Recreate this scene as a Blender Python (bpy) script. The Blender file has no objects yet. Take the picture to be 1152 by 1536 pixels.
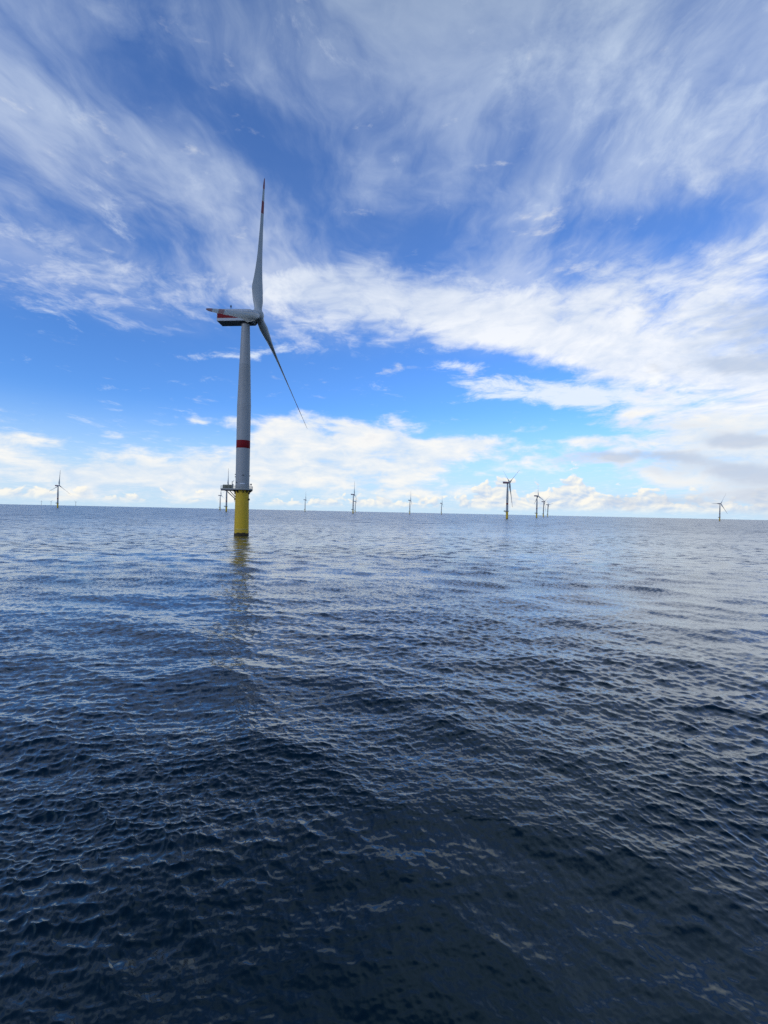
import bpy, math, random
import numpy as np
from mathutils import Matrix, Vector

scene = bpy.context.scene
COL = scene.collection
RAD = math.radians

# ------------------------------------------------------------------ camera
CAM_H = 10.755                       # deck of a crew boat above the sea
ROLL = math.atan2(24.0, 1152.0)      # hand-held camera, slightly tilted
cam_data = bpy.data.cameras.new('camera')
cam_data.sensor_fit = 'VERTICAL'
cam_data.sensor_height = 36.0
cam_data.lens = 36.0 * 675.5 / 1536.0
cam_data.clip_start = 0.1
cam_data.clip_end = 90000.0
cam = bpy.data.objects.new('camera', cam_data)
COL.objects.link(cam)
c_, s_ = math.cos(ROLL), math.sin(ROLL)
cam.matrix_world = Matrix(((c_, -s_, 0, 0), (0, 0, -1, 0), (s_, c_, 0, CAM_H), (0, 0, 0, 1)))
scene.camera = cam

# ------------------------------------------------------------------ exposure
scene.view_settings.view_transform = 'Standard'
scene.view_settings.look = 'None'
scene.view_settings.exposure = 0.0
scene.view_settings.gamma = 1.0
scene.view_settings.use_curve_mapping = False
scene.cycles.use_denoising = False
scene.cycles.max_bounces = 6
scene.cycles.use_adaptive_sampling = True
scene.cycles.adaptive_threshold = 0.01

SUN_EL = 24.0          # degrees above the horizon
SUN_AZ = 222.0         # clockwise from +Y (the viewing direction): behind, to the left

# ------------------------------------------------------------------ sun
sun_data = bpy.data.lights.new('sun', 'SUN')
sun_data.energy = 0.5
sun_data.angle = RAD(12.0)
sun_data.color = (1.0, 0.93, 0.84)
sun = bpy.data.objects.new('sun', sun_data)
COL.objects.link(sun)
_d = Vector((math.sin(RAD(SUN_AZ)) * math.cos(RAD(SUN_EL)),
             math.cos(RAD(SUN_AZ)) * math.cos(RAD(SUN_EL)), math.sin(RAD(SUN_EL))))
sun.rotation_euler = _d.to_track_quat('Z', 'Y').to_euler()


# ------------------------------------------------------------------ node helper
class S:
    """a socket with arithmetic"""
    def __init__(self, nt, sock):
        self.nt, self.s = nt, sock

    def _m(self, op, *args, clamp=False):
        n = self.nt.nodes.new('ShaderNodeMath')
        n.operation = op
        n.use_clamp = clamp
        for i, a in enumerate((self,) + args):
            if isinstance(a, S):
                self.nt.links.new(a.s, n.inputs[i])
            else:
                n.inputs[i].default_value = a
        return S(self.nt, n.outputs[0])

    def __add__(self, o): return self._m('ADD', o)
    __radd__ = __add__
    def __sub__(self, o): return self._m('SUBTRACT', o)
    def __mul__(self, o): return self._m('MULTIPLY', o)
    __rmul__ = __mul__
    def __truediv__(self, o): return self._m('DIVIDE', o)
    def mad(self, m, a): return self._m('MULTIPLY_ADD', m, a)
    def max(self, o): return self._m('MAXIMUM', o)
    def min(self, o): return self._m('MINIMUM', o)
    def clamp(self): return self._m('ADD', 0.0, clamp=True)
    def pow(self, o): return self._m('POWER', o)

    def smooth(self, lo, hi, to0=0.0, to1=1.0):
        n = self.nt.nodes.new('ShaderNodeMapRange')
        n.interpolation_type = 'SMOOTHSTEP'
        self.nt.links.new(self.s, n.inputs['Value'])
        for k, v in (('From Min', lo), ('From Max', hi), ('To Min', to0), ('To Max', to1)):
            n.inputs[k].default_value = v
        return S(self.nt, n.outputs['Result'])


def vec(nt, x, y, z=0.0):
    n = nt.nodes.new('ShaderNodeCombineXYZ')
    for i, a in enumerate((x, y, z)):
        if isinstance(a, S):
            nt.links.new(a.s, n.inputs[i])
        else:
            n.inputs[i].default_value = a
    return S(nt, n.outputs[0])


def vmath(nt, op, a, b=None, scale=None):
    n = nt.nodes.new('ShaderNodeVectorMath')
    n.operation = op
    for i, v in enumerate((a, b)):
        if isinstance(v, S):
            nt.links.new(v.s, n.inputs[i])
        elif v is not None:
            n.inputs[i].default_value = v
    if scale is not None:
        if isinstance(scale, S):
            nt.links.new(scale.s, n.inputs['Scale'])
        else:
            n.inputs['Scale'].default_value = scale
    return S(nt, n.outputs['Value'] if op in ('DOT_PRODUCT', 'LENGTH') else n.outputs['Vector'])


def mapping(nt, v, loc=(0, 0, 0), rot=0.0, scale=(1, 1, 1), kind='POINT'):
    n = nt.nodes.new('ShaderNodeMapping')
    n.vector_type = kind
    nt.links.new(v.s, n.inputs['Vector'])
    n.inputs['Location'].default_value = loc
    n.inputs['Rotation'].default_value = (0, 0, rot)
    n.inputs['Scale'].default_value = scale
    return S(nt, n.outputs[0])


def noise(nt, v, scale, detail=6.0, rough=0.55, dist=0.0, lac=2.0, color=False, dims='3D', kind='FBM'):
    n = nt.nodes.new('ShaderNodeTexNoise')
    n.noise_dimensions = dims
    n.noise_type = kind
    nt.links.new(v.s, n.inputs['Vector'])
    n.inputs['Scale'].default_value = scale
    n.inputs['Detail'].default_value = detail
    n.inputs['Roughness'].default_value = rough
    n.inputs['Lacunarity'].default_value = lac
    n.inputs['Distortion'].default_value = dist
    return S(nt, n.outputs['Color' if color else 'Fac'])


def mixc(nt, fac, a, b):
    n = nt.nodes.new('ShaderNodeMix')
    n.data_type = 'RGBA'
    for sock, v in ((n.inputs[0], fac), (n.inputs[6], a), (n.inputs[7], b)):
        if isinstance(v, S):
            nt.links.new(v.s, sock)
        elif isinstance(v, (int, float)):
            sock.default_value = v
        else:
            sock.default_value = tuple(v) + (1.0,)
    return S(nt, n.outputs[2])


# ------------------------------------------------------------------ sky
# cloud systems: azimuth (deg, clockwise from the view), elevation, half sizes, turn, cover
CIRRUS = [
    (-38.82, 22.37, 6.44, 2.35, -1.0, 0.3),
    (-27.59, 23.46, 9.08, 2.73, -1.3, 0.3),
    (-13.56, 25.38, 9.61, 2.83, 2.8, 0.5),
    (-0.2, 24.16, 10.96, 2.41, -8.8, 0.72),
    (13.19, 21.72, 11.38, 2.96, -12.4, 0.85),
    (24.54, 20.29, 10.82, 3.96, -15.9, 0.8),
    (33.62, 16.31, 8.7, 4.92, -24.7, 0.62),
    (39.68, 11.57, 5.42, 4.65, -46.7, 0.5),
    (23.71, 25.65, 7.11, 2.52, -5.9, 0.4),
    (32.5, 12.46, 8.13, 2.96, -18.6, 0.35),
    (34.24, 40.09, 14.18, 5.79, -21.9, 0.55),
    (18.85, 42.01, 14.64, 5.68, -10.9, 0.42),
    (37.75, 31.77, 6.19, 2.06, -20.7, 0.4),
    (7.51, 46.58, 12.52, 3.57, -3.7, 0.4),
    (16.8, 34.36, 7.75, 1.78, -4.3, 0.45),
    (38.45, 23.46, 3.6, 2.54, -13.0, 0.55),
    (-38.03, 34.4, 8.17, 1.99, -0.5, 0.42),
    (-26.51, 34.62, 9.56, 1.53, -2.6, 0.22),
    (-36.23, 27.06, 9.02, 2.82, 1.7, 0.05),
    (-32.76, 26.99, 8.38, 2.27, 7.7, -0.35),
    (-20.69, 30.94, 6.06, 2.86, 12.9, -0.25),
    (-38.16, 39.46, 8.13, 2.31, 17.5, 0.22),
    (-21.16, 45.72, 16.55, 1.89, 11.6, 0.2),
    (-9.22, 43.78, 12.26, 2.21, 0.5, 0.2),
    (-7.2, 33.25, 10.87, 4.7, 4.7, -0.25),
    (5.55, 30.48, 7.56, 2.26, -1.8, -0.3),
    (28.38, 29.86, 6.42, 1.72, -3.2, -0.75),
    (-13.97, 39.54, 7.25, 1.94, 8.1, -0.2),
    (-26.65, 39.41, 5.18, 1.42, 3.3, -0.2),
    (-26.03, 13.91, 22.64, 3.01, 4.7, -0.8),
    (-1.66, 14.33, 18.59, 3.98, -4.1, -0.8),
    (-39.19, 13.96, 6.82, 3.31, 15.7, -0.7),
    (11.81, 10.75, 10.56, 3.21, -1.2, -0.7),
    (-18.9, 19.53, 4.59, 1.77, 8.3, -0.2),
    (180, 50, 60, 18, 0, 0.3),
    (-180, 50, 60, 18, 0, 0.3),
    (130, 40, 30, 16, 20, 0.35),
    (-120, 38, 34, 14, -15, 0.4),
    (80, 30, 25, 14, 20, 0.4),
    (0, 88, 180, 24, 0, -0.6),
    (0, 66, 60, 8, 0, -0.3),
    (-60, 55, 30, 10, 0, 0.2),
    (70, 55, 30, 10, 0, 0.3),
]
LOW = [
    (-8.22, 6.35, 8.72, 3.32, 2.3, 0.8),
    (-0.71, 9.48, 5.09, 1.49, -3.6, 0.5),
    (-12.39, 9.44, 4.09, 1.43, 23.1, 0.45),
    (-34.08, 3.26, 12.22, 1.82, 0.1, 0.6),
    (-22.3, 3.7, 7.99, 2.19, 2.9, 0.5),
    (5.36, 2.64, 7.56, 1.18, 0.9, 0.35),
    (5.27, 6.67, 5.03, 2.01, 15.3, 0.5),
    (10.23, 8.5, 4.1, 0.65, 3.6, 0.35),
    (-39.06, 6.34, 3.06, 0.65, 0.4, 0.35),
    (-31.46, 7.51, 4.31, 1.0, 0.3, 0.2),
    (-20.22, 10.3, 3.0, 0.54, 5.1, 0.5),
    (28.87, 5.61, 10.44, 1.61, -5.2, 0.35),
    (36.63, 6.0, 6.57, 2.69, -3.7, 0.5),
    (34.33, 9.55, 8.79, 1.75, -9.9, 0.55),
    (18.14, 10.34, 2.61, 0.62, -2.3, 0.45),
    (24.77, 8.75, 3.51, 0.45, -6.0, 0.4),
    (15.1, 7.07, 4.75, 0.81, -2.8, 0.3),
    (37.77, 2.27, 4.24, 1.34, -0.4, 0.35),
    (75, 5, 25, 3.5, 0, 0.5),
    (130, 4, 22, 3, 0, 0.5),
    (-80, 5, 25, 3.5, 0, 0.5),
    (-140, 4.5, 26, 3, 0, 0.5),
    (180, 5, 20, 3.5, 0, 0.5),
]
STREAK = [
    (-17.72, 18.16, 6.22, 0.43, 9.3, 0.55),
    (-12.6, 19.19, 2.04, 0.44, 9.7, 0.3),
    (9.2, 17.92, 3.14, 0.45, -1.7, 0.62),
    (12.93, 15.27, 4.21, 0.99, -7.1, 0.66),
    (21.07, 14.37, 6.7, 1.18, -7.3, 0.66),
    (27.42, 12.97, 6.08, 1.13, -8.6, 0.5),
    (-2.96, 15.64, 3.38, 0.55, 1.9, 0.18),
    (32.29, 23.47, 3.72, 0.83, -12.6, 0.35),
    (-37.72, 19.49, 4.7, 0.55, 1.8, 0.4),
]
GREY = [
    (37.68, 7.8, 2.92, 0.59, -0.9, 0.9),
    (28.85, 6.79, 4.9, 0.51, -5.8, 0.75),
    (39.04, 19.0, 4.55, 2.38, -5.4, 0.85),
    (35.52, 6.06, 5.67, 0.61, -8.9, 0.5),
    (38.08, 15.07, 4.27, 0.74, -10.1, 0.75),
    (31.95, 9.75, 6.78, 0.69, -8.0, 0.4),
    (39.8, 4.21, 2.51, 1.17, -2.7, 0.6),
    (36.71, 1.6, 7.64, 1.36, -2.2, 0.6),
    (32.64, 5.13, 6.63, 0.64, -4.2, 0.45),
    (28.94, 1.91, 3.9, 0.74, 0.3, 0.2),
    (22.68, 6.54, 3.62, 0.54, -4.7, 0.4),
]

SKY_STRENGTH = 0.1
world = bpy.data.worlds.new('World')
scene.world = world
world.use_nodes = True
wt = world.node_tree
wt.nodes.clear()
world.cycles.sampling_method = 'NONE'   # no sun disc in it: nothing to importance-sample
w_out = wt.nodes.new('ShaderNodeOutputWorld')
w_bg = wt.nodes.new('ShaderNodeBackground')
w_bg.inputs['Strength'].default_value = SKY_STRENGTH
wt.links.new(w_bg.outputs[0], w_out.inputs['Surface'])
w_sky = wt.nodes.new('ShaderNodeTexSky')
w_sky.sky_type = 'NISHITA'
w_sky.sun_disc = False
w_sky.sun_elevation = RAD(SUN_EL)
w_sky.sun_rotation = RAD(SUN_AZ)
w_sky.altitude = 10.0
w_sky.air_density = 1.0
w_sky.dust_density = 0.0
w_sky.ozone_density = 6.0

w_tc = wt.nodes.new('ShaderNodeTexCoord')
wdir = S(wt, w_tc.outputs['Generated'])
w_sep = wt.nodes.new('ShaderNodeSeparateXYZ')
wt.links.new(wdir.s, w_sep.inputs[0])
dx, dy, dz = (S(wt, w_sep.outputs[i]) for i in range(3))
az = dx._m('ARCTAN2', dy) * (180.0 / math.pi)
el = dz._m('ARCSINE') * (180.0 / math.pi)
azel = vec(wt, az, el, 0.0)


def cover(blobs, warp=None):
    v = azel if warp is None else vmath(wt, 'ADD', azel, warp)
    acc = None
    for a0, e0, rx, ry, th, amp in blobs:
        m = mapping(wt, v, (a0, e0, 0), RAD(th), (rx, ry, 1), 'TEXTURE')
        d2 = vmath(wt, 'DOT_PRODUCT', m, m)
        g = wt.nodes.new('ShaderNodeMath')
        g.operation = 'POWER'
        g.inputs[0].default_value = math.exp(-0.6)
        wt.links.new(d2.s, g.inputs[1])
        g = S(wt, g.outputs[0])
        acc = g * amp if acc is None else g.mad(amp, acc)
    return acc


# a high layer is seen in true perspective: direction / height
zz = dz.max(0.0) + 0.05
q = vec(wt, dx / zz, dy / zz, 0.0)
w_q = noise(wt, q, 0.9, 4.0, 0.55, color=True, dims='2D')
w_q = vmath(wt, 'SUBTRACT', w_q, (0.5, 0.5, 0.5))
qw = vmath(wt, 'ADD', q, vmath(wt, 'MULTIPLY', w_q, (0.5, 0.5, 0.0)))
fib = mapping(wt, qw, (0.3, 1.7, 0), RAD(-24), (2.6, 1.1, 1.0))
n_fib = noise(wt, fib, 1.5, 8.0, 0.66, 0.0, dims='2D')
n_puff = noise(wt, qw, 5.5, 6.0, 0.62, 0.0, dims='2D')
n_veil = noise(wt, mapping(wt, qw, (7.0, 3.0, 0), RAD(-15), (1.5, 0.9, 1.0)), 1.3, 5.0, 0.6, 0.0, dims='2D')

m_cir = cover(CIRRUS, vmath(wt, 'MULTIPLY', w_q, (16.0, 10.0, 0.0)))
t_cir = m_cir + ((n_fib - 0.5) * 1.5 + (n_puff - 0.5) * 1.25) * el.smooth(26.0, 42.0, 1.0, 0.72)
f_cir = t_cir.smooth(-0.15, 1.2)
# a thin uneven veil that the sheet thickens out of, thinner towards the horizon
veil = (n_veil + (n_fib - 0.5) * 0.6 + m_cir * 0.25).smooth(0.30, 0.80, 0.05, 0.60) * el.smooth(17.0, 30.0) * el.smooth(46.0, 66.0, 1.0, 0.25)
thick = el.smooth(22.0, 36.0, 0.96, 0.84)
f_cir = (f_cir * thick).max(veil)

# thin lacy streaks under the big sheet
n_lace = noise(wt, mapping(wt, q, (4.1, 0.2, 0), RAD(10), (1.0, 1.0, 1.0)), 3.2, 8.0, 0.7, 0.3, dims='2D')
w_l = noise(wt, wdir, 14.0, 3.0, 0.55, color=True)
w_l = vmath(wt, 'SUBTRACT', w_l, (0.5, 0.5, 0.5))
m_str = cover(STREAK, vmath(wt, 'MULTIPLY', w_l, (2.4, 1.0, 0.0)))
f_str = (m_str + (n_lace - 0.5) * 2.0).smooth(0.22, 0.95, 0.0, 0.92)

# low haze banks and layered cloud near the horizon
low_p = vmath(wt, 'MULTIPLY', wdir, (1.0, 1.0, 4.5))
n_low = noise(wt, low_p, 5.0, 8.0, 0.6, 0.0)
n_low2 = noise(wt, vmath(wt, 'MULTIPLY', wdir, (1.0, 1.0, 2.6)), 13.0, 7.0, 0.6, 0.3)
m_low = cover(LOW, vmath(wt, 'MULTIPLY', w_l, (8.0, 2.2, 0.0)))
f_low = (m_low + (n_low - 0.5) * 1.3 + (n_low2 - 0.5) * 1.3).smooth(0.2, 0.72, 0.0, 0.94)

# fair-weather cumulus along the horizon
cu_p = vec(wt, az * 0.42, el * 0.75, 2.3)
cu_b = noise(wt, cu_p, 1.0, 8.0, 0.56, 0.25, dims='2D')
cu_l = noise(wt, vmath(wt, 'ADD', cu_p, (-0.12, 0.22, 0.0)), 1.0, 5.0, 0.5, 0.25, dims='2D')
cu_h = noise(wt, vec(wt, az * 0.22, 7.7, 0.4), 1.0, 3.0, 0.6)
cu_win = cover([(19, 0, 13, 60, 0, 1.15), (-2, 0, 5, 60, 0, 0.6), (-38, 0, 9, 60, 0, 0.3), (70, 0, 30, 60, 0, 0.6), (-90, 0, 35, 60, 0, 0.6),
                (170, 0, 40, 60, 0, 0.6), (-170, 0, 40, 60, 0, 0.6)])
cu_top = (cu_h - 0.34) * 11.0 * cu_win + 0.6
cu_t = (cu_top - el) * 0.32 + (cu_b - 0.5) * 1.9
cu_base = (el + (cu_b - 0.5) * 0.5).smooth(0.3, 1.0) * el.smooth(0.2, 1.6, 0.55, 1.0)
f_cu = cu_t.smooth(-0.08, 0.14) * cu_base * 0.97
cu_shade = ((cu_b - cu_l) * 2.6 + (cu_b - 0.5) * 1.0 + 0.55).clamp()

m_grey = cover(GREY, vmath(wt, 'MULTIPLY', w_l, (7.0, 1.8, 0.0)))
f_grey = (m_grey + (n_low2 - 0.5) * 1.6 + (n_low - 0.5) * 1.0).smooth(0.22, 1.0, 0.0, 0.68)

K = 1.0 / SKY_STRENGTH
kc = lambda r, g, b: (r * K, g * K, b * K)
clear = vmath(wt, 'MULTIPLY', S(wt, w_sky.outputs[0]), (1.08, 1.46, 1.95))
hz = (el + (n_low2 - 0.5) * 0.8).smooth(0.0, 13.0, 0.94, 0.0)
clear = mixc(wt, hz, clear, kc(0.56, 0.75, 0.93))
hi_bright = el.smooth(16.0, 40.0)
fold = ((n_puff - 0.5) * 2.2 + (n_veil - 0.5) * 2.0 + 0.5).clamp()
hi_grey = el.smooth(38.0, 62.0)
cirrus_col = mixc(wt, hi_bright, mixc(wt, fold, kc(0.74, 0.82, 0.95), kc(0.97, 0.99, 1.02)),
                  mixc(wt, fold, kc(0.38, 0.49, 0.73), kc(0.62, 0.73, 0.90)))
cirrus_col = mixc(wt, hi_grey, cirrus_col, mixc(wt, fold, kc(0.12, 0.20, 0.30), kc(0.30, 0.40, 0.50)))
c = mixc(wt, f_cir, clear, cirrus_col)
c = mixc(wt, f_str, c, kc(0.82, 0.90, 1.0))
low_col = mixc(wt, ((n_low2 - 0.5) * 2.6 + (n_low - 0.5) * 1.5 + 0.5).clamp(), kc(0.62, 0.76, 0.93), kc(1.0, 0.98, 0.93))
c = mixc(wt, f_low, c, low_col)
cu_col = mixc(wt, cu_shade, kc(0.56, 0.69, 0.87), kc(1.0, 0.97, 0.88))
c = mixc(wt, f_cu, c, cu_col)
c = mixc(wt, f_grey, c, kc(0.46, 0.56, 0.74))
wt.links.new(c.s, w_bg.inputs['Color'])


# ------------------------------------------------------------------ sea
def ocean_tile(L, N, seed, lam_min, lam_max, wind, peak, amp, spread=1.0, chop=1.0, fall=4.0):
    """one periodic patch of wind sea: heights and sideways (choppy) offsets"""
    rng = np.random.default_rng(seed)
    k1 = np.fft.fftfreq(N, L / N) * 2 * np.pi
    kx, ky = np.meshgrid(k1, k1)
    k = np.hypot(kx, ky)
    k[0, 0] = 1e-6
    lobe = sum(wgt * np.abs((kx * math.cos(w) + ky * math.sin(w)) / k) ** pw for w, pw, wgt in wind)
    P = np.exp(-1.0 / (k * peak) ** 2) / k ** fall * ((1 - spread) * lobe + spread * 0.4)
    P[(k > 2 * np.pi / lam_min) | (k < 2 * np.pi / lam_max)] = 0
    spec = (rng.normal(size=(N, N)) + 1j * rng.normal(size=(N, N))) * np.sqrt(P)
    h = np.fft.ifft2(spec)
    sc = amp / h.real.std()
    z = h.real * sc
    ddx = np.fft.ifft2(1j * kx / k * spec).real * sc * chop
    ddy = np.fft.ifft2(1j * ky / k * spec).real * sc * chop
    return L, z, ddx, ddy


def sample(tile, X, Y, turn):
    L, *fields = tile
    N = fields[0].shape[0]
    ct, st = math.cos(turn), math.sin(turn)
    u = ((X * ct + Y * st) / L * N) % N
    v = ((-X * st + Y * ct) / L * N) % N
    i, j = np.floor(u).astype(int) % N, np.floor(v).astype(int) % N
    fu, fv = u - np.floor(u), v - np.floor(v)
    i1, j1 = (i + 1) % N, (j + 1) % N
    r = [f[j, i] * (1 - fu) * (1 - fv) + f[j, i1] * fu * (1 - fv) + f[j1, i] * (1 - fu) * fv + f[j1, i1] * fu * fv
         for f in fields]
    return r[0], r[1] * ct - r[2] * st, r[1] * st + r[2] * ct


def smoothstep(a, b, x):
    t = np.clip((x - a) / (b - a), 0, 1)
    return t * t * (3 - 2 * t)


def build_sea():
    fine = np.radians(np.linspace(-72, 72, 1360))
    coarse = np.radians(np.linspace(72, 288, 110)[1:-1])
    th = np.concatenate([fine, coarse])
    nth = len(th)
    t = np.concatenate([np.linspace(760, 300, 310, endpoint=False), np.linspace(300, 40, 390, endpoint=False),
                        np.geomspace(40, 0.09, 130)])
    r = 450.0 * CAM_H / t
    R, T = np.meshgrid(r, th, indexing='ij')
    X, Y = R * np.sin(T), R * np.cos(T)
    rs = np.random.default_rng(5)
    swell = ocean_tile(173.0, 512, 1, 6.0, 90.0, ((RAD(52), 6, 0.7), (RAD(84), 6, 1.0)), 1.5, 0.080, 0.12, 1.1)
    chop = ocean_tile(97.0, 512, 11, 1.6, 6.0, ((RAD(46), 6, 0.7), (RAD(82), 6, 1.0)), 0.8, 0.031, 0.15, 1.2)
    mid = ocean_tile(37.0, 640, 2, 0.45, 2.2, ((RAD(32), 8, 0.8), (RAD(96), 8, 1.0)), 0.22, 0.0250, 0.12, 1.3, 3.7)
    fin = ocean_tile(17.0, 640, 12, 0.14, 0.6, ((RAD(30), 7, 0.8), (RAD(98), 7, 1.0)), 0.12, 0.0135, 0.15, 1.25, 3.6)
    sml = ocean_tile(6.1, 512, 3, 0.04, 0.2, ((RAD(40), 6, 0.8), (RAD(86), 6, 1.0)), 0.06, 0.0030, 0.2, 1.0, 3.5)
    waves = [(sample(swell, X, Y, 0.0), 1 - smoothstep(250, 900, R)), (sample(chop, X, Y, 0.05), 1 - smoothstep(80, 220, R)),
             (sample(mid, X, Y, 0.12), 1 - smoothstep(34, 90, R)), (sample(fin, X, Y, -0.05), 1 - smoothstep(18, 48, R)),
             (sample(sml, X, Y, -0.1), 1 - smoothstep(10, 28, R))]
    # gusts: patches of rougher and calmer water; a calmer lee close to the boat
    g1, _, _ = sample(ocean_tile(260.0, 128, 9, 8, 120, ((0.0, 2, 1.0),), 30.0, 1.0, 1.0, 0.0), X, Y, 0.5)
    gust = np.clip(1 + 0.28 * g1, 0.4, 1.7)
    lee = 0.25 + 0.75 * smoothstep(8.5, 18.0, np.hypot(X - 2.0, Y) + 1.5 * g1)
    for i, ((h, ox, oy), fade) in enumerate(waves):
        k = fade * (gust * lee if i >= 2 else (0.35 + 0.65 * lee if i == 1 else 0.55 + 0.45 * lee))
        if i == 0:
            X0, Y0, Z = X, Y, 0.0
        X0 = X0 + ox * k
        Y0 = Y0 + oy * k
        Z = Z + h * k
    X, Y = X0, Y0
    nr = len(r)
    co = np.stack([X, Y, Z], -1).reshape(-1, 3)
    co = np.vstack([co, [[0, 0, 0]]])
    idx = np.arange(nr * nth).reshape(nr, nth)
    a = idx[:-1, :]; b = idx[1:, :]
    a2 = np.roll(a, -1, 1); b2 = np.roll(b, -1, 1)
    quads = np.stack([a, a2, b2, b], -1).reshape(-1, 4)[:, ::-1]
    quads = np.ascontiguousarray(quads)
    c0 = nr * nth
    tri = np.stack([idx[0], np.full(nth, c0), np.roll(idx[0], -1)], -1)[:, ::-1]
    nq, ntri = len(quads), len(tri)
    me = bpy.data.meshes.new('sea')
    me.vertices.add(len(co)); me.vertices.foreach_set('co', co.astype(np.float32).ravel())
    me.loops.add(nq * 4 + ntri * 3)
    me.loops.foreach_set('vertex_index', np.concatenate([quads.ravel(), tri.ravel()]).astype(np.int32))
    me.polygons.add(nq + ntri)
    me.polygons.foreach_set('loop_start', np.concatenate([np.arange(nq) * 4, nq * 4 + np.arange(ntri) * 3]).astype(np.int32))
    me.polygons.foreach_set('loop_total', np.concatenate([np.full(nq, 4), np.full(ntri, 3)]).astype(np.int32))
    me.polygons.foreach_set('use_smooth', np.ones(nq + ntri, dtype=bool))
    me.update(calc_edges=True)
    me.validate()
    o = bpy.data.objects.new('sea', me)
    COL.objects.link(o)
    o['kind'] = 'structure'
    o['label'] = 'dark blue rippled open sea reaching to the horizon'
    return o


def water_material():
    m = bpy.data.materials.new('sea_water')
    m.use_nodes = True
    nt = m.node_tree
    p = nt.nodes['Principled BSDF']
    p.inputs['Base Color'].default_value = (0.0003, 0.0055, 0.0065, 1)
    p.inputs['Roughness'].default_value = 0.04
    p.inputs['IOR'].default_value = 1.333
    p.inputs['Specular Tint'].default_value = (0.15, 0.70, 0.78, 1)
    p.inputs['Coat Weight'].default_value = 0.8
    p.inputs['Coat IOR'].default_value = 1.333
    g = nt.nodes.new('ShaderNodeNewGeometry')
    pos = S(nt, g.outputs['Position'])
    nor = S(nt, g.outputs['Normal'])
    dist = vmath(nt, 'LENGTH', pos)

    def slope(scale, amount, detail, rough, stretch=(1, 1, 1), turn=0.0):
        n = noise(nt, mapping(nt, pos, (0, 0, 0), turn, stretch), scale, detail, rough, 0.25, color=True, dims='2D')
        n = vmath(nt, 'SUBTRACT', n, (0.5, 0.5, 0.5))
        n = vmath(nt, 'MULTIPLY', n, (1.0, 1.0, 0.0))
        return vmath(nt, 'SCALE', n, scale=amount)

    gust = noise(nt, mapping(nt, pos, (0, 0, 0), 0.25, (0.6, 1.0, 1)), 0.03, 5.0, 0.6, dims='2D').smooth(0.28, 0.72, 0.45, 1.5)
    calm = dist.smooth(9.0, 24.0, 0.35, 1.0)
    # ripples of a few centimetres everywhere; farther out the material also carries
    # the wavelets that the mesh no longer resolves
    a1 = calm * gust * 0.16
    a2 = dist.smooth(14.0, 60.0, 0.0, 0.85) * gust
    a3 = dist.smooth(40.0, 150.0, 0.0, 1.7) * gust
    a4 = dist.smooth(120.0, 600.0, 0.0, 1.1)
    rough = dist.pow(0.5).smooth(3.6, 26.0, 0.11, 0.28)
    nt.links.new(rough.s, p.inputs['Roughness'])
    nt.links.new(rough.s, p.inputs['Coat Roughness'])
    n = vmath(nt, 'ADD', nor, slope(9.0, a1, 2.0, 0.6))
    n = vmath(nt, 'ADD', n, slope(3.6, a2, 3.0, 0.65, (0.55, 1.25, 1), 0.2))
    n = vmath(nt, 'ADD', n, slope(0.34, a3, 5.0, 0.66, (0.7, 1.1, 1), 0.5))
    n = vmath(nt, 'ADD', n, slope(0.05, a4, 4.0, 0.62, (0.7, 1.1, 1), 0.1))
    n = vmath(nt, 'NORMALIZE', n)
    nt.links.new(n.s, p.inputs['Normal'])
    nt.links.new(n.s, p.inputs['Coat Normal'])
    return m


sea = build_sea()
sea.data.materials.append(water_material())


# ------------------------------------------------------------------ materials of the turbines
def paint(name, col, rough=0.45, dirt=0.12, scale=0.6, streak=4.0, spec=0.4, dark=None):
    m = bpy.data.materials.new(name)
    m.use_nodes = True
    nt = m.node_tree
    p = nt.nodes['Principled BSDF']
    p.inputs['Roughness'].default_value = rough
    p.inputs['Specular IOR Level'].default_value = spec
    tc = nt.nodes.new('ShaderNodeTexCoord')
    v = mapping(nt, S(nt, tc.outputs['Object']), (0, 0, 0), 0.0, (streak, streak, 1.0))
    n = noise(nt, v, scale, 5.0, 0.6)
    n2 = noise(nt, S(nt, tc.outputs['Object']), scale * 0.4, 3.0, 0.5)
    f = ((n - 0.5) * 1.6 + (n2 - 0.5) * 1.2 + 0.35).clamp()
    d = dark or tuple(x * (1 - 2.2 * dirt) for x in col)
    nt.links.new(mixc(nt, f, col, d).s, p.inputs['Base Color'])
    return m


M_TOWER = paint('grey_white_paint', (0.37, 0.37, 0.35), 0.5, 0.06)
M_BLADE = paint('blade_gelcoat', (0.42, 0.43, 0.40), 0.4, 0.06, 0.5, 1.0)
M_RED = paint('red_paint', (0.23, 0.008, 0.012), 0.6, 0.1, spec=0.15)
M_BLADE_RED = paint('blade_red_paint', (0.27, 0.055, 0.05), 0.5, 0.1)
M_YELLOW = paint('yellow_paint', (0.75, 0.47, 0.02), 0.55, 0.10, 0.5, 5.0, 0.3, dark=(0.56, 0.34, 0.03))
M_PALE = paint('pale_yellow_paint', (0.74, 0.54, 0.13), 0.5, 0.1)
M_GROWTH = paint('marine_growth', (0.085, 0.058, 0.018), 0.8, 0.3, 2.5, 1.0, dark=(0.012, 0.010, 0.006))
M_STEEL = paint('galvanised_steel', (0.34, 0.34, 0.32), 0.5, 0.12, 1.5, 1.0)
M_RAIL = paint('railing_paint', (0.48, 0.46, 0.36), 0.5, 0.1)
M_DARK = paint('dark_metal', (0.045, 0.045, 0.05), 0.5, 0.1)
M_NAC = paint('nacelle_gelcoat', (0.46, 0.48, 0.49), 0.42, 0.06)
M_UNDER = paint('nacelle_floor', (0.22, 0.25, 0.26), 0.6, 0.1)
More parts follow.
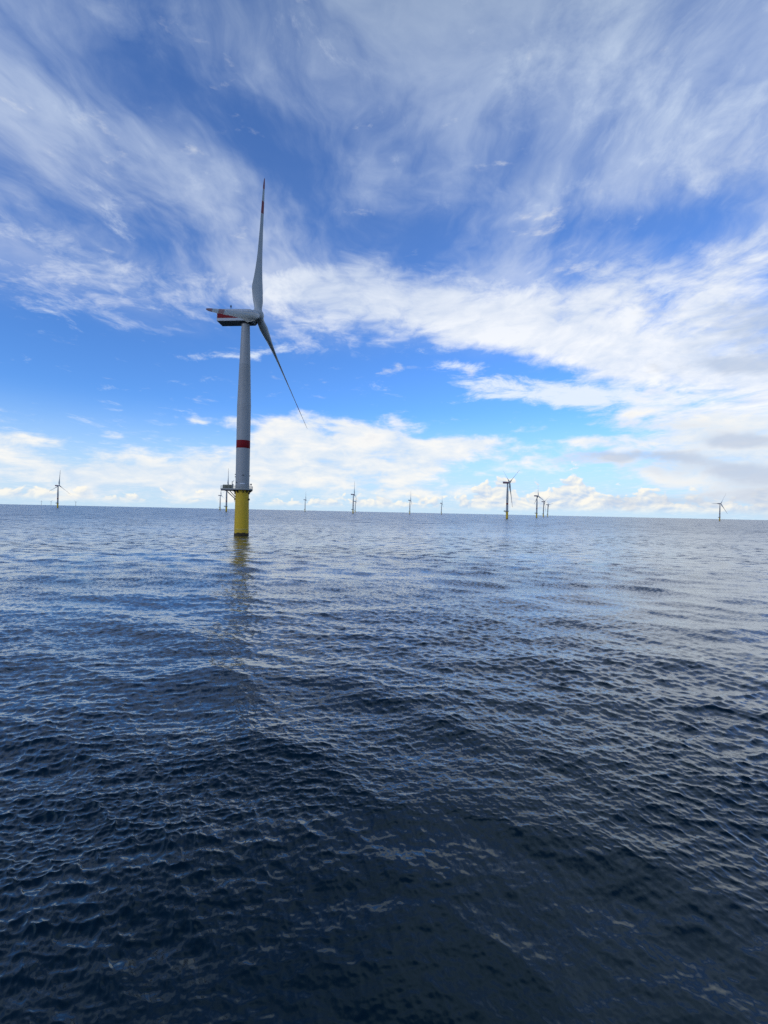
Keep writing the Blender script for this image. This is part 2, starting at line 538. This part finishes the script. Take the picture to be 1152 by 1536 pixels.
M_CAB = paint('cabinet_paint', (0.20, 0.19, 0.11), 0.55, 0.2, 1.5)
M_WHITE = paint('white_sign', (0.8, 0.8, 0.8), 0.4, 0.04)


# ------------------------------------------------------------------ mesh helpers
class MB:
    def __init__(self):
        self.v, self.f = [], []

    def add(self, verts, faces):
        b = len(self.v)
        self.v += [tuple(p) for p in verts]
        self.f += [tuple(b + i for i in q) for q in faces]
        return self

    def box(self, x0, x1, y0, y1, z0, z1):
        vs = [(x, y, z) for z in (z0, z1) for y in (y0, y1) for x in (x0, x1)]
        return self.add(vs, [(0, 2, 3, 1), (4, 5, 7, 6), (0, 1, 5, 4), (2, 6, 7, 3), (0, 4, 6, 2), (1, 3, 7, 5)])

    def tube(self, pts, rad, n=6, closed=False):
        pts = [Vector(p) for p in pts]
        m = len(pts)
        rings = []
        for i, p in enumerate(pts):
            if closed:
                d = pts[(i + 1) % m] - pts[i - 1]
            else:
                d = pts[min(i + 1, m - 1)] - pts[max(i - 1, 0)]
            d.normalize()
            a = Vector((0, 0, 1)) if abs(d.z) < 0.9 else Vector((1, 0, 0))
            s = d.cross(a).normalized(); u = s.cross(d)
            rr = rad[i] if isinstance(rad, (list, tuple)) else rad
            rings.append([p + (s * math.cos(2 * math.pi * k / n) + u * math.sin(2 * math.pi * k / n)) * rr for k in range(n)])
        vs = [v for r_ in rings for v in r_]
        fs = []
        for i in range(m if closed else m - 1):
            j = (i + 1) % m
            for k in range(n):
                l = (k + 1) % n
                fs.append((i * n + k, i * n + l, j * n + l, j * n + k))
        if not closed:
            fs.append(tuple(range(n))[::-1]); fs.append(tuple((m - 1) * n + k for k in range(n)))
        return self.add(vs, fs)

    def lathe(self, prof, n=48, cap0=True, cap1=True):
        vs = [(r * math.cos(2 * math.pi * k / n), r * math.sin(2 * math.pi * k / n), z) for r, z in prof for k in range(n)]
        fs = []
        for i in range(len(prof) - 1):
            for k in range(n):
                l = (k + 1) % n
                fs.append((i * n + k, i * n + l, (i + 1) * n + l, (i + 1) * n + k))
        if cap0: fs.append(tuple(range(n))[::-1])
        if cap1: fs.append(tuple((len(prof) - 1) * n + k for k in range(n)))
        return self.add(vs, fs)

    def prism(self, poly, y0, y1):
        """outline in x-z, pushed along y"""
        n = len(poly)
        vs = [(x, y0, z) for x, z in poly] + [(x, y1, z) for x, z in poly]
        fs = [tuple(range(n)), tuple(range(2 * n - 1, n - 1, -1))]
        for i in range(n):
            j = (i + 1) % n
            fs.append((i, n + i, n + j, j))
        return self.add(vs, fs)

    def mesh(self, name, mat, smooth=40):
        me = bpy.data.meshes.new(name)
        me.from_pydata(self.v, [], self.f)
        me.materials.append(mat)
        if smooth:
            me.polygons.foreach_set('use_smooth', [True] * len(me.polygons))
            try:
                me.set_sharp_from_angle(angle=RAD(smooth))
            except Exception:
                pass
        me.validate()
        return me


def part(name, me, parent, mtx=None):
    o = bpy.data.objects.new(name, me)
    COL.objects.link(o)
    o.parent = parent
    if mtx is not None:
        o.matrix_local = mtx
    return o


def bevelled(me, width, seg=2):
    import bmesh
    bm = bmesh.new(); bm.from_mesh(me)
    bmesh.ops.recalc_face_normals(bm, faces=bm.faces)
    bmesh.ops.bevel(bm, geom=[e for e in bm.edges if e.calc_face_angle(0) > 0.4], offset=width, segments=seg,
                    affect='EDGES', profile=0.6)
    bm.to_mesh(me); bm.free()
    me.polygons.foreach_set('use_smooth', [True] * len(me.polygons))
    try:
        me.set_sharp_from_angle(angle=RAD(35))
    except Exception:
        pass
    return me


# ------------------------------------------------------------------ the turbine
HUB_Z, TILT, CONE, OVERHANG = 90.0, 0.0989, 0.0736, 5.08
YAW = -0.0854
DECK = 18.9
BLADE = 63.0
PITCH = RAD(25)


def blade_station(r):
    """chord, thickness, twist and roundness along the span"""
    def lerp(tab, x):
        for (a, va), (b, vb) in zip(tab, tab[1:]):
            if x <= b:
                t = (x - a) / (b - a)
                t = t * t * (3 - 2 * t) * 0.5 + t * 0.5
                return va + (vb - va) * t
        return tab[-1][1]
    chord = (0.88 if r > 20 else 0.88 + 0.12 * max(0.0, 1 - r / 20.0) ** 0.5) * lerp([(0, 3.1), (3, 3.15), (7, 4.6), (11, 5.2), (18, 3.9), (28, 2.65), (40, 1.95), (52, 1.45), (60, 1.0), (62.3, 0.5), (63, 0.12)], r)
    thick = lerp([(0, 1.0), (3, 0.97), (8, 0.55), (12, 0.38), (20, 0.27), (40, 0.20), (63, 0.17)], r)
    twist = lerp([(0, 16), (12, 13), (25, 7), (45, 2), (63, -1)], r)
    rnd = lerp([(0, 1), (3, 0.95), (9, 0.15), (12, 0), (63, 0)], r)
    return chord, thick, RAD(twist), rnd


def blade_ring(r, grow=0.0, n=24):
    chord, th, tw, rnd = blade_station(r)
    ang = PITCH + tw
    pts = []
    for k in range(n):
        t = 2 * math.pi * k / n
        # aerofoil: leading edge at +x, trailing edge at -x
        xc = 0.5 * (1 + math.cos(t))
        yt = 5 * (0.2969 * math.sqrt(max(xc, 0)) - 0.1260 * xc - 0.3516 * xc ** 2 + 0.2843 * xc ** 3 - 0.1036 * xc ** 4)
        ya = yt * th * (1 if t <= math.pi else -1)
        ax, ay = (0.33 - xc) * chord, ya * chord
        cx, cy = -0.5 * math.cos(t) * chord, 0.5 * math.sin(t) * chord * max(th, 0.9)
        x = ax * (1 - rnd) + cx * rnd
        y = ay * (1 - rnd) + cy * rnd
        s = math.hypot(x, y) or 1
        x, y = x + x / s * grow, y + y / s * grow
        # chord lies in the rotor plane (y) at pitch 0, along the wind (x) when feathered
        pts.append((x * math.sin(ang) - y * math.cos(ang), SPIN * (x * math.cos(ang) + y * math.sin(ang)), r))
    return pts


SPIN = 1.0


def blade_mesh(name, rs, mat, grow=0.0, caps=True):
    n = 24
    mb = MB()
    vs, fs = [], []
    for r in rs:
        vs += [(x + 0.2 * (r / 63.0) ** 2, y, z) for x, y, z in blade_ring(r, grow, n)]
    for i in range(len(rs) - 1):
        for k in range(n):
            l = (k + 1) % n
            fs.append((i * n + k, i * n + l, (i + 1) * n + l, (i + 1) * n + k))
    if caps:
        fs.append(tuple(range(n))[::-1]); fs.append(tuple((len(rs) - 1) * n + k for k in range(n)))
    return mb.add(vs, fs).mesh(name, mat, 60)


def blade_matrix(phase):
    ca = Vector((math.cos(TILT), 0, math.sin(TILT)))
    u = Vector((-math.sin(TILT), 0, math.cos(TILT)))
    v = u.cross(ca)
    e = u * math.cos(phase) + v * math.sin(phase)
    d = e * math.cos(CONE) + ca * math.sin(CONE)
    x = ca * math.cos(CONE) - e * math.sin(CONE)
    y = d.cross(x)
    p = Vector((0, 0, HUB_Z)) + ca * OVERHANG
    return Matrix(((x.x, y.x, d.x, p.x), (x.y, y.y, d.y, p.y), (x.z, y.z, d.z, p.z), (0, 0, 0, 1)))


def deck_outline(k=0.0):
    """round walkway with a laydown area out to one side"""
    R = 4.15 + k
    pts = []
    w = 2.35 + k
    a0 = math.asin(w / R)
    for i in range(33):
        a = -math.pi + a0 + (2 * math.pi - 2 * a0) * i / 32
        pts.append((R * math.cos(a), R * math.sin(a)))
    pts += [(-8.3 - k, w), (-8.3 - k, -w)]
    return pts


def make_turbine():
    root = bpy.data.objects.new('wind_turbine', None)
    COL.objects.link(root)
    root.empty_display_size = 5
    rng = random.Random(4)
    # foundation
    mb = MB().lathe([(2.88, -4.0), (2.88, 2.3), (2.76, 12.0), (2.70, 18.55)], 64)
    mono = part('monopile', mb.mesh('monopile', M_YELLOW), root)
    part('flange_ring', MB().lathe([(2.885, 2.40), (2.97, 2.44), (2.97, 2.66), (2.885, 2.70)], 64, False, False).mesh('flange_ring', M_PALE), mono)
    n = 72
    top = [1.05 + 0.22 * math.sin(5 * a) * math.sin(2.3 * a + 1) + rng.uniform(-0.14, 0.14) for a in [2 * math.pi * k / n for k in range(n)]]
    vs, fs = [], []
    for lv in range(5):
        for k in range(n):
            a = 2 * math.pi * k / n
            z = -3.0 + (top[k] + 3.0) * (lv / 4.0)
            rr = (2.93 if lv < 4 else 2.89) + (rng.uniform(0, 0.07) if lv < 4 else 0)
            vs.append((rr * math.cos(a), rr * math.sin(a), z))
    for lv in range(4):
        for k in range(n):
            l = (k + 1) % n
            fs.append((lv * n + k, lv * n + l, (lv + 1) * n + l, (lv + 1) * n + k))
    part('marine_growth', MB().add(vs, fs).mesh('marine_growth', M_GROWTH), mono)
    for a in (RAD(200), RAD(208), RAD(10), RAD(-4)):
        for z in (14.4, 16.9):
            cx, cy = 2.86 * math.cos(a), 2.86 * math.sin(a)
            part('pipe_clamp', MB().box(cx - 0.2, cx + 0.2, cy - 0.2, cy + 0.2, z, z + 0.75).mesh('pipe_clamp', M_DARK, 0), mono)
    lad = MB()
    for a in (RAD(203), RAD(207)):
        lad.tube([(2.98 * math.cos(a), 2.98 * math.sin(a), 13.5), (2.98 * math.cos(a), 2.98 * math.sin(a), 18.5)], 0.06)
    part('cable_pipe', lad.mesh('cable_pipe', M_STEEL), mono)

    # tower
    tw = MB().lathe([(2.78, 18.6), (2.78, 19.0), (2.75, 19.05), (2.75, 53.2), (2.77, 53.25), (2.77, 53.4), (2.74, 53.45),
                     (2.22, 70.1), (2.235, 70.15), (2.235, 70.25), (2.21, 70.3), (1.62, 87.1)], 72)
    tower = part('tower', tw.mesh('tower', M_TOWER, 20), root)
    part('red_band', MB().lathe([(2.752, 35.7), (2.762, 35.72), (2.762, 38.88), (2.752, 38.9)], 72, False, False).mesh('red_band', M_RED), tower)

    def on_tower(name, ang, z, w, h, t, mat, rr=2.75):
        """small plate that follows the curve of the tower"""
        k = 6
        vs, fs = [], []
        for i in range(k + 1):
            a = ang + (i / k - 0.5) * w / rr
            for r0 in (rr - 0.03, rr + t):
                for zz_ in (z - h / 2, z + h / 2):
                    vs.append((r0 * math.cos(a), r0 * math.sin(a), zz_))
        for i in range(k):
            b, d = 4 * i, 4 * (i + 1)
            fs += [(b + 2, d + 2, d + 3, b + 3), (b + 1, b + 3, d + 3, d + 1), (b, d, d + 2, b + 2)]
        fs += [(0, 2, 3, 1), (4 * k, 4 * k + 1, 4 * k + 3, 4 * k + 2)]
        return part(name, MB().add(vs, fs).mesh(name, mat, 30), tower)

    F = RAD(-72.5)     # side that faces the boat
    on_tower('sign_plate', F + 0.06, 21.15, 2.0, 0.34, 0.05, M_WHITE)
    on_tower('door', F + 1.9, 20.2, 1.1, 2.1, 0.06, M_STEEL)
    for nm, a, z in (('lamp', F + 0.15, 24.6), ('lamp', F - 0.85, 21.6), ('lamp', F - 1.45, 24.9), ('lamp', F - 1.5, 23.9), ('lamp', F + 1.5, 24.5)):
        on_tower(nm, a, z, 0.36, 0.32, 0.3, M_DARK)

    # platform
    ol = deck_outline()
    m = len(ol)
    vs = [(x, y, DECK - 0.32) for x, y in ol] + [(x, y, DECK) for x, y in ol]
    fs = [tuple(range(m))[::-1], tuple(range(m, 2 * m))] + [(i, (i + 1) % m, m + (i + 1) % m, m + i) for i in range(m)]
    plat = part('platform', MB().add(vs, fs).mesh('platform', M_STEEL, 20), root)
    rail = MB()
    ri = deck_outline(-0.08)
    path = []
    for i in range(len(ri)):
        a, b = Vector(ri[i] + (0,)), Vector(ri[(i + 1) % len(ri)] + (0,))
        k = max(1, int((b - a).length / 1.3))
        path += [a.lerp(b, j / k) for j in range(k)]
    for p in path[::1]:
        rail.tube([(p.x, p.y, DECK), (p.x, p.y, DECK + 1.25)], 0.035, 5)
    for hz, rd in ((1.25, 0.045), (0.85, 0.03), (0.45, 0.03)):
        rail.tube([(p.x, p.y, DECK + hz) for p in path], rd, 5, closed=True)
    part('railing', rail.mesh('railing', M_RAIL), plat)
    kick = MB()
    k = len(ri)
    vs = [(x, y, DECK) for x, y in ri] + [(x, y, DECK + 0.22) for x, y in ri]
    kick.add(vs, [(i, (i + 1) % k, k + (i + 1) % k, k + i) for i in range(k)])
    part('toe_board', kick.mesh('toe_board', M_RAIL, 0), plat)
    br = MB()
    for yy in (-1.9, 1.9):
        br.tube([(-6.4, yy, DECK - 0.35), (-2.55, yy * 0.55, 14.9)], 0.17, 8)
        br.box(-8.2, -2.6, yy - 0.14, yy + 0.14, DECK - 0.72, DECK - 0.32)
    part('support_brace', br.mesh('support_brace', M_DARK), plat)
    for a in (RAD(20), RAD(-30), RAD(-62), RAD(-105), RAD(-140), RAD(65), RAD(110), RAD(145)):
        c0, s0 = math.cos(a), math.sin(a)
        g = MB().prism([(2.70, DECK - 1.7), (2.70, DECK - 0.325), (4.05, DECK - 0.325), (4.05, DECK - 0.6)], -0.12, 0.12)
        part('bracket', g.mesh('bracket', M_DARK, 0), plat, Matrix.Rotation(a, 4, 'Z'))
    cab = bevelled(MB().box(-7.7, -4.4, -1.5, 1.4, DECK + 0.01, DECK + 1.75).mesh('equipment_container', M_CAB, 0), 0.08)
    cabo = part('equipment_container', cab, plat)
    ribs = MB()
    for i in range(8):
        x = -7.5 + i * 0.42
        ribs.box(x, x + 0.14, -1.58, -1.5, DECK + 0.15, DECK + 1.6)
    part('rib', ribs.mesh('rib', M_CAB, 0), cabo)
    cr = MB()
    cr.tube([(-3.45, -2.2, DECK), (-3.45, -2.2, DECK + 3.1)], 0.11, 8)
    cr.tube([(-3.45, -2.2, DECK + 3.05), (-2.2, -3.2, DECK + 3.25)], 0.09, 8)
    cr.tube([(-3.45, -2.2, DECK + 1.7), (-2.7, -2.8, DECK + 3.15)], 0.06, 6)
    cr.box(-3.3, -2.9, -2.4, -2.0, DECK + 1.5, DECK + 2.0)
    part('davit_crane', cr.mesh('davit_crane', M_STEEL), plat)
    ln = MB()
    ln.tube([(4.0, -0.9, DECK + 1.2), (4.0, -0.9, DECK + 1.7)], 0.07)
    ln.lathe([(0.01, 0), (0.30, 0.05), (0.32, 0.5), (0.2, 0.62), (0.01, 0.65)], 12)
    for i in range(len(ln.v) - 60, len(ln.v)):
        x, y, z = ln.v[i]
        ln.v[i] = (x + 4.0, y - 0.9, z + DECK + 1.65)
    part('lantern', ln.mesh('lantern', M_DARK), plat)

    # nacelle
    side = [(-11.2, 87.3), (3.2, 87.3), (3.9, 88.0), (3.9, 91.5), (2.8, 92.0), (-11.7, 92.35), (-12.1, 92.0), (-12.1, 91.2), (-11.2, 90.6)]
    nm = bevelled(MB().prism(side, -2.75, 2.75).mesh('nacelle', M_NAC, 0), 0.22, 3)
    nac = part('nacelle', nm, root)
    part('nacelle_floor', MB().box(-10.9, 3.0, -2.5, 2.5, 87.26, 87.32).mesh('nacelle_floor', M_UNDER, 0), nac)
    for sgn in (-1, 1):
        y0, y1 = sorted((sgn * 2.74, sgn * 2.765))
        part('red_stripe', MB().box(-10.95, 1.5, y0, y1, 88.45, 90.6).mesh('red_stripe', M_RED, 0), nac)
    part('red_stripe', MB().box(-11.225, -11.19, -2.5, 2.5, 88.45, 90.5).mesh('red_stripe', M_RED, 0), nac)
    yb = part('yaw_collar', MB().lathe([(1.75, 86.7), (1.95, 86.9), (1.95, 87.25)], 48, False, False).mesh('yaw_collar', M_DARK), nac)
    an = MB()
    an.tube([(-5.6, -1.9, 92.1), (-5.6, -1.9, 93.4)], 0.10)
    an.tube([(-5.6, -1.9, 93.2), (-5.6, -1.9, 94.0)], [0.34, 0.2], 10)
    part('beacon', an.mesh('beacon', M_DARK), nac)

    # hub with its rounded nose
    hb = MB().lathe([(1.6, -2.3), (2.15, -2.0), (2.28, -1.2), (2.28, 0.6), (2.12, 1.3), (1.72, 1.85), (1.1, 2.2), (0.5, 2.33), (0.02, 2.36)], 48)
    hub = part('hub', hb.mesh('hub', M_BLADE, 50), root)
    ax = Matrix.Translation((OVERHANG * math.cos(TILT), 0, HUB_Z + OVERHANG * math.sin(TILT))) @ Matrix.Rotation(math.pi / 2 - TILT, 4, 'Y')
    hub.matrix_local = ax

    rs = [0.8, 2, 3, 4.5, 6, 7.5, 9, 10.5, 12, 14, 16, 18.5, 21, 24, 28, 32, 36, 40, 44, 48, 52, 56, 59, 61, 62.3, 62.8, 63]
    bme = blade_mesh('blade', rs, M_BLADE)
    b1 = blade_mesh('red_band', [57.6, 59, 61, 62.3, 62.8, 63.02], M_BLADE_RED, 0.015)
    b2 = blade_mesh('red_band', [46, 48, 50, 51.8], M_BLADE_RED, 0.015)
    col = MB().lathe([(1.62, 1.4), (1.62, 2.5), (1.58, 2.55)], 40, False, False).mesh('root_collar', M_BLADE)
    for k in range(3):
        b = part('blade', bme, root, blade_matrix(2 * math.pi * k / 3))
        part('red_band', b1, b); part('red_band', b2, b); part('root_collar', col, b)
    return root


def copy_tree(o, parent=None):
    c0 = o.copy()
    COL.objects.link(c0)
    kids = list(o.children)
    if parent is not None:
        c0.parent = parent
        c0.matrix_parent_inverse = o.matrix_parent_inverse
    for ch in kids:
        copy_tree(ch, c0)
    return c0


def place(o, x, y, phase, label, yaw=YAW):
    o.location = (x, y, 0)
    o.rotation_euler = (0, 0, yaw)
    k = 0
    for ch in o.children:
        if ch.name.split('.')[0] == 'blade':
            ch.matrix_local = blade_matrix(phase + 2 * math.pi * k / 3)
            k += 1
    o['label'] = label
    o['category'] = 'wind turbine'
    o['group'] = 'wind turbines of the offshore wind farm'


proto = make_turbine()
# east of the boat, north of the boat (m), rotor phase and heading (deg), what singles it out
FARM = [
    (-1315.3, 1814.7, 5, -5, 'far turbine alone at the left edge, one blade straight up, two spread low'),
    (-984.8, 2703.7, 0, -5, 'faint small turbine just left of the large yellow foundation, further off than its neighbour'),
    (-551.4, 1574.5, 3, -5, 'turbine half hidden behind the platform left of the large yellow foundation'),
    (-587.1, 3345.8, 0, -5, 'small faint turbine standing alone in the gap right of the large turbine'),
    (-144.5, 2099.3, 2, -5, 'larger of the two overlapping turbines below the white cloud left of centre'),
    (-228.8, 3568.9, 8, -5, 'smaller turbine peeking out behind a larger one left of centre'),
    (165.4, 2893.7, -3, -5, 'small turbine with upright blade just right of the picture centre'),
    (454.5, 3568.9, 0, -5, 'tiny faint turbine between the centre and the second-nearest turbine'),
    (304.7, 1115.3, 55, 6, 'second-nearest turbine, yellow base, two blades raised in a V beside the cumulus'),
    (625.9, 1846.0, 2, 6, 'tallest of the three clustered turbines right of the second-nearest one'),
    (924.1, 2611.4, 57, 6, 'middle one of the three clustered turbines, blade raised to the right'),
    (1201.2, 3304.5, 36, 6, 'smallest and rightmost of the three clustered turbines'),
    (1735.3, 2327.5, -30, 6, 'dark turbine alone at the far right with one blade level to the left'),
    (-8148.7, 10706.7, 10, -5, 'barely visible turbine on the horizon, first from the left edge'),
    (-7614.2, 10294.9, 40, -5, 'barely visible turbine on the horizon just left of the lone left turbine'),
    (-7332.2, 10706.7, 70, -5, 'barely visible turbine on the horizon just right of the lone left turbine'),
]
for x, y, ph, yaw, label in FARM:
    place(copy_tree(proto), x, y, RAD(ph), label, RAD(yaw))
place(proto, -58.58, 185.6, 0.1284, 'nearest and by far largest turbine, grey tower with red band on yellow foundation')
